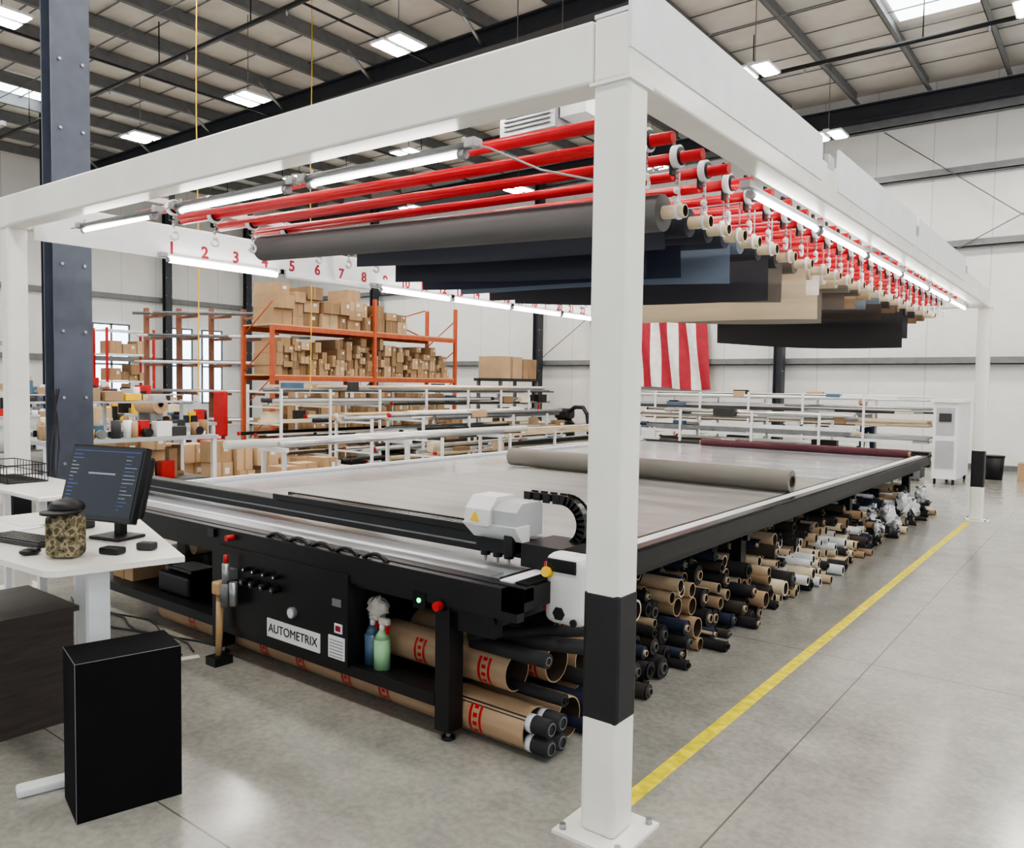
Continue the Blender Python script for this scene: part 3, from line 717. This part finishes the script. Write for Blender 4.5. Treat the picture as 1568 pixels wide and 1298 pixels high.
def stockrack(name,x,y0,y1,zs,depth=.9,axis='y',step=1.3,dens=4,under=True):
    b=B(name)
    def P_(a,c,z): return (x+c,a,z) if axis=='y' else (a,x+c,z)
    def bx(a0,a1,c0,c1,z0,z1,m):
        if axis=='y': b.box(x+c0,x+c1,a0,a1,z0,z1,m)
        else: b.box(a0,a1,x+c0,x+c1,z0,z1,m)
    a=y0
    while a<=y1+.01:
        bx(a-.02,a+.02,-.02,.02,0,zs[-1]+.12,WHITE2)
        bx(a-.02,a+.02,depth-.02,depth+.02,0,zs[-1]+.05,WHITE2)
        for z in zs: bx(a-.015,a+.015,0,depth,z-.03,z,WHITE2)
        bx(a-.03,a+.03,-.05,depth+.05,0.0,.05,WHITE2)
        a+=step*U(.8,1.1)
    for z in zs:
        for lay in (0,1):
          zb=z+lay*.07
          for k in range(dens if lay==0 else dens//2):
            nn=dens if lay==0 else dens//2
            c=(k+U(.2,.8))/nn*depth; r=U(.015,.045)
            m=random.choice([WHITE,WHITE2,WHITE2,ALU,GALV,BLACK,STEEL,CREAM,F['umber'],DGREY,F['beige'],GREYP,KRAFT2])
            L0=y1-y0; a0=y0+U(-.3,.45*L0); a1=min(y1+.3,a0+U(.45,1.1)*L0)
            if R()<.45: bx(a0,a1,c-r,c+r,zb,zb+r*U(1,2),m)
            else: b.cyl(P_(a0,c,zb+r),P_(a1,min(depth,c+U(-.05,.05)),zb+r),r,m,8)
            if R()<.3: b.cyl(P_(a0-.04,c,zb+r),P_(a0,c,zb+r),r*1.15,random.choice([BLACK,KRAFT,REDP]),8)
            if R()<.4:
                t=U(y0,y1); bx(t,t+U(.15,.45),c-.07,c+.07,z+.02,z+U(.08,.22),random.choice([BOXC,BOXC2,BLACK,WHITE2,DGREY,CREAM,BLUEB,BOXC3]))
    if under:
        for (lo,hi) in ((0,.5),(.5,1)):
            a=y0
            while a<y1:
                w=U(.2,.6); bx(a,a+w,.05+(depth-.1)*lo,.05+(depth-.1)*hi,.05,U(.12,max(.2,min(.5,zs[0]-.02))),random.choice([BOXC,BLACK,DGREY,BLACK,WHITE2,STEEL,BOXC3])); a+=w+U(.02,.2)
    b.done()
stockrack('tube_stock_rack',-12.7,8.5,16.6,(.35,.65,.95,1.25,1.52),1.0,dens=9)
stockrack('tube_stock_rack',-10.7,8.9,14.4,(.3,.55,.8,1.05),.9,dens=8)
stockrack('tube_stock_rack',-9.3,9.2,15.0,(.3,.55,.8),.8,dens=8,step=1.6)
stockrack('tube_stock_rack',16.4,-9.8,-3.2,(.4,.7,1.0,1.25,1.5),1.0,axis='x',step=1.3,dens=9)
stockrack('tube_stock_rack',14.3,-8.2,-4.0,(.3,.6,.9,1.15),.8,axis='x',step=1.5,dens=7)
b=B('sawhorse_rack')
b.cyl((-7.9,5.0,.98),(-7.9,10.6,.98),.05,WHITE,12)
b.cyl((-7.75,5.6,.965),(-7.75,9.8,.965),.035,ALU,10); b.cyl((-8.0,5.8,.96),(-8.0,10.2,.96),.03,F['beige'],10)
for y in (5.6,7.6,9.6):
    b.box(-8.1,-7.6,y-.03,y+.03,.88,.93,WHITE2)
    for x in (-8.05,-7.65): b.box(x-.02,x+.02,y-.02,y+.02,0,.88,WHITE2)
b.done()
b=B('white_machine_cabinet'); b.box(-2.75,-2.35,16.2,17.6,.1,1.5,WHITE2); b.box(-2.8,-2.3,16.15,17.65,1.5,1.55,WHITE)
b.box(-2.7,-2.4,16.19,16.2,.9,1.4,GREYP); b.box(-2.7,-2.4,16.185,16.2,.3,.8,GREYP); b.box(-2.65,-2.45,16.17,16.185,1.15,1.3,DGREY)
for x in (-2.7,-2.4):
    for y in (16.25,17.55): b.box(x-.02,x+.02,y-.02,y+.02,0,.1,BLACK)
b.done()
b=B('trash_bin'); b.cyl((-1.95,17.9,0),(-1.95,17.9,.45),.15,BLACK,16,r2=.18); b.cyl((-1.95,17.9,.45),(-1.95,17.9,.47),.19,BLACK,16); b.done()
b=B('cardboard_box'); b.box(-1.55,-1.15,17.8,18.2,0,.35,BOXC); b.box(-1.37,-1.33,17.795,18.2,0,.352,TAPE); b.done()
b=B('american_flag')
FR=mat('flag_red',(166,40,56),.7); FW=mat('flag_white',(235,232,228),.7); FB=mat('flag_blue',(40,48,92),.7)
def ff(u,v):
    x=-12.3+3.48*u; z=1.67+2.6*v
    return (x+.3*(1-v)*(u-.3)-.1*v,19.72+.07*math.sin(u*30+v*5),z-.04*math.sin(u*9))
def fm(u,v):
    if v>.6 and u<6/13: return FB
    return FR if int(u*13)%2==0 else FW
b.grid(ff,78,24,FR,fm)
b.cyl((-12.6,19.72,4.3),(-8.8,19.72,4.3),.025,GALV,8); b.done()
b=B('dust_collector')
b.cyl((-12.7,18.9,0.05),(-12.7,18.9,.62),.3,BLACK,20); b.cyl((-12.7,18.9,.62),(-12.7,18.9,.75),.3,BLACKG,20,r2=.2); b.rbox(-12.95,-12.45,18.7,19.1,.75,1.05,BLACK,.08)
b.sweep([(-12.5,18.8,.95),(-12.25,18.75,1.1),(-11.95,18.7,1.1),(-11.8,18.7,.9),(-11.75,18.7,.5),(-11.75,18.7,.03)],.06,BLACK,10); b.cyl((-12.7,18.9,0),(-12.7,18.9,.05),.32,STEEL,20); b.done()
b=B('fire_extinguisher'); b.cyl((-14.0,19.35,.9),(-14.0,19.35,1.35),.08,REDP,14); b.cyl((-14.0,19.35,1.35),(-14.0,19.35,1.42),.08,REDP,14,r2=.03); b.cyl((-14.0,19.35,1.42),(-14.0,19.35,1.5),.03,BLACK,8); b.box(-14.03,-13.97,19.43,19.48,1.0,1.3,STEEL); b.done()
b=B('orange_bucket'); b.cyl((-13.3,18.5,0),(-13.3,18.5,.4),.13,ORANGE,16,r2=.17); b.sweep([(-13.47,18.5,.38),(-13.4,18.5,.5),(-13.2,18.5,.5),(-13.13,18.5,.38)],.01,GALV,6); b.done()
b=B('cantilever_rack')
for k in range(5):
    t=k/4; x=-19.6+2.6*t; y=10.2+2.0*t
    b.box(x-.05,x+.05,y-.05,y+.05,0,3.5,BROWNU); b.box(x-.05,x+.9,y-.06,y+.06,0,.1,BROWNU)
    for z in (.7,1.4,2.1,2.75,3.3): b.box(x,x+.85,y-.03,y+.03,z-.06,z,BROWNU)
for z in (.7,1.4,2.1,2.75,3.3):
    for j in range(4): b.cyl((-19.5+.2*j,9.9+U(-.2,.4),z+.04),(-16.6+.2*j,12.3+U(-.4,.2),z+.04),.04,random.choice([WHITE2,STEEL,ALU,WOOD]),6)
b.done()
b=B('red_white_shelving')
for y in (11.0,12.4):
    for x in (-24.2,-23.4): b.box(x-.03,x+.03,y-.03,y+.03,0,3.2,REDP)
for z in (.8,1.6,2.4,3.1): b.box(-24.2,-23.4,11,12.4,z,z+.05,WHITE2)
b.done()
boxstack(-24.1,-23.45,11.1,12.3,1.66,.6); boxstack(-24.1,-23.45,11.1,12.3,2.46,.5); boxstack(-24.1,-23.45,11.1,12.3,.86,.6)
def bench(x0,x1,y0,y1,z):
    b=B('assembly_workbench'); b.box(x0,x1,y0,y1,z-.05,z,GREYP); b.box(x0+.1,x1-.1,y0+.1,y1-.1,.25,.28,STEEL)
    for x in (x0+.05,x1-.05):
        for y in (y0+.05,y1-.05): b.box(x-.03,x+.03,y-.03,y+.03,0,z-.05,WHITE2)
    for y in (y0+.03,(y0+y1)/2,y1-.03): b.box(x0,x0+.04,y-.02,y+.02,z,z+.5,GREYP)
    b.box(x0,x0+.4,y0,y1,z+.46,z+.48,GREYP)
    b.done()
bench(-14.4,-12.9,5.2,8.0,.95); bench(-18.5,-16.8,5.8,9.4,.95); bench(-11.6,-10.6,4.2,6.6,.9); bench(-22.5,-21.3,8,10.8,.95)
for grp in (((-13.9,-13.0,5.3,6.7,.951,26,.3),(-13.9,-13.0,7.15,7.9,.951,18,.3),(-14.2,-13.1,5.4,7.8,.281,34,.5),(-14.3,-14.1,5.3,7.9,1.44,18,.25)),
            ((-18.0,-16.9,5.9,9.3,.951,56,.35),(-18.3,-17,5.9,9.2,.281,30,.5),(-18.4,-18.2,5.9,9.2,1.44,24,.3)),
            ((-11.15,-10.7,4.3,6.5,.901,34,.25),(-11.4,-10.75,4.4,6.3,.281,26,.45),(-11.5,-11.3,4.3,6.4,1.39,12,.2)),
            ((-22.0,-21.4,8.1,10.7,.951,30,.4),)):
    b=B('workbench_clutter')
    for (x0,x1,y0,y1,z,n,hm) in grp:
        for i in range(n):
            x=U(x0,x1);y=U(y0,y1);s_=U(.04,.14);h=U(.05,hm);m=random.choice([BOXC,BLACK,BLACK,WHITE2,STEEL,BOXC2,BOXC3,REDP,BLUEB,CREAM,NAVYT,DGREY,DGREY,GREYP,WHITE2])
            if R()<.05: m=YEL
            k=R()
            if k<.55: b.rbox(x-s_*.7,x+s_*.7,y-s_,y+s_,z,z+h,m,.008)
            elif k<.8: b.cyl((x,y,z),(x,y,z+h),s_*.5,m,12)
            else: b.cyl((x-s_*.5,y,z+.06),(x+s_*.5,y,z+.06),.06,m,14)
    b.done()
b=B('kraft_paper_roll'); b.roll((-13.45,6.9,1.28),(-13.0,7.0,1.28),.16,KRAFT,.05,INNER,.02)
for x in (-13.44,-13.04): b.box(x-.02,x+.02,6.85,7.05,.951,1.13,STEEL)
b.done()
boxstack(-12.6,-12.1,5.4,7.6,0,.8,.3,.5); boxstack(-10.0,-9.5,6.6,8.0,0,.6,.3,.5); boxstack(-11.8,-11.3,7.0,8.4,0,.9,.25,.45)
b=B('red_office_chair'); cx,cy=-13.9,8.5
b.rbox(cx-.2,cx+.2,cy-.2,cy+.2,.5,.58,REDP,.03); b.rbox(cx-.2,cx+.2,cy+.16,cy+.24,.62,1.5,REDP,.03); b.cyl((cx,cy,.1),(cx,cy,.5),.03,STEEL,10)
b.box(cx-.05,cx+.05,cy+.24,cy+.27,.5,.8,STEEL)
for k in range(5):
    a=k*1.257; b.cyl((cx,cy,.1),(cx+.25*math.cos(a),cy+.25*math.sin(a),.06),.02,BLACK,6); b.ball((cx+.25*math.cos(a),cy+.25*math.sin(a),.03),.03,BLACK)
b.done()
b=B('door_1'); b.box(-22.6,-21.9,19.93,19.98,0,2.1,STEEL); b.box(-22.55,-21.95,19.92,19.93,0.05,2.05,WHITE2); b.cyl((-22.02,19.9,1.0),(-22.02,19.92,1.0),.03,GALV,10); b.done()

# ---------------------------------------------------------------- person leaning over the far rack
def person(loc,rz):
    J=[]; E=[]; Rd=[]
    def add(p,r,par=None):
        J.append(p); Rd.append(r); i=len(J)-1
        if par is not None: E.append((par,i))
        return i
    pel=add((0,.05,.93),.145)
    sp=add((0,-.10,1.08),.13,pel); ch=add((0,-.28,1.22),.15,sp); nk=add((0,-.40,1.30),.06,ch); add((0,-.44,1.35),.055,nk)
    for s in (-1,1):
        hp=add((s*.09,.05,.87),.10,pel); kn=add((s*.11,-.03,.49),.062,hp); an=add((s*.12,.02,.09),.042,kn); add((s*.13,-.14,.035),.035,an)
        sh=add((s*.19,-.30,1.24),.06,ch); el=add((s*.24,-.44,1.02),.042,sh); wr=add((s*.17,-.64,1.0),.028,el); pm=add((s*.16,-.71,.99),.032,wr)
        for k,L in enumerate((.065,.078,.082,.074)):
            f1=add((s*(.185-.018*k),-.74-.3*L,.985),.009,pm); add((s*(.185-.018*k),-.74-.9*L,.96),.008,f1)
        t=add((s*.13,-.70,.98),.011,pm); add((s*.105,-.74,.97),.009,t)
    me=bpy.data.meshes.new('body'); me.from_pydata(J,E,[]); o=bpy.data.objects.new('person_tmp',me); bpy.context.collection.objects.link(o)
    sk=o.modifiers.new('skin','SKIN'); sk.use_smooth_shade=True
    for i,v in enumerate(me.skin_vertices[0].data): v.radius=(Rd[i],Rd[i]); v.use_root=(i==0)
    ss=o.modifiers.new('sub','SUBSURF'); ss.levels=2; ss.render_levels=2
    dg=bpy.context.evaluated_depsgraph_get(); m2=bpy.data.meshes.new_from_object(o.evaluated_get(dg))
    m2.materials.clear()
    for m in (SHIRT,JEANS,SKIN,BLACK): m2.materials.append(m)
    for p in m2.polygons:
        c=p.center; p.use_smooth=True
        if c.z<.1: k=3
        elif c.y<-.60 and c.z<1.15: k=2
        elif c.z>1.29 and c.y<-.37 and abs(c.x)<.09: k=2
        elif c.z<.95: k=1
        else: k=0
        p.material_index=k
    bpy.data.objects.remove(o)
    P=bpy.data.objects.new('person',m2); bpy.context.collection.objects.link(P)
    b=B('head')
    H=Vector((0,-.49,1.42))
    b.ball(H,.105,SKIN,sc=(.78,.95,1.1))
    b.ball(H+Vector((0,-.105,-.01)),.018,SKIN,sc=(.8,1.2,1.3))
    for s in (-1,1):
        b.ball(H+Vector((s*.082,.01,-.005)),.026,SKIN,sc=(.4,.8,1.2)); b.ball(H+Vector((s*.032,-.088,.018)),.011,BLACK)
        b.ball(H+Vector((s*.032,-.092,.042)),.013,HAIR,sc=(1.3,.4,.3))
    b.ball(H+Vector((0,-.09,-.05)),.02,MAROON,sc=(1.2,.4,.3))
    b.ball(H+Vector((0,.022,.035)),.108,HAIR,sc=(.82,.92,.95))
    b.done(parent=P)
    P.location=loc; P.rotation_euler=(0,0,rz)
person((-4.35,18.22,0.012),0)

# ================================================================ LIGHT & CAMERA
w=bpy.data.worlds.new('world'); bpy.context.scene.world=w; w.use_nodes=True
w.node_tree.nodes['Background'].inputs[0].default_value=(0.90,0.95,1.0,1); w.node_tree.nodes['Background'].inputs[1].default_value=1.0
cd=bpy.data.cameras.new('camera'); cam=bpy.data.objects.new('camera',cd); bpy.context.collection.objects.link(cam)
cd.sensor_width=36; cd.sensor_fit='HORIZONTAL'; cd.lens=1235/1600*36; cd.clip_end=200
M=Matrix.Rotation(math.radians(37.7),4,'Z')@Matrix.Rotation(math.radians(90-2.83),4,'X')@Matrix.Rotation(math.radians(0.85),4,'Z')
cam.matrix_world=Matrix.Translation((0,0,1.7))@M
sc=bpy.context.scene
sc.camera=cam
sc.view_settings.view_transform='AgX'
sc.view_settings.look='AgX - Medium High Contrast'
sc.view_settings.exposure=0.3
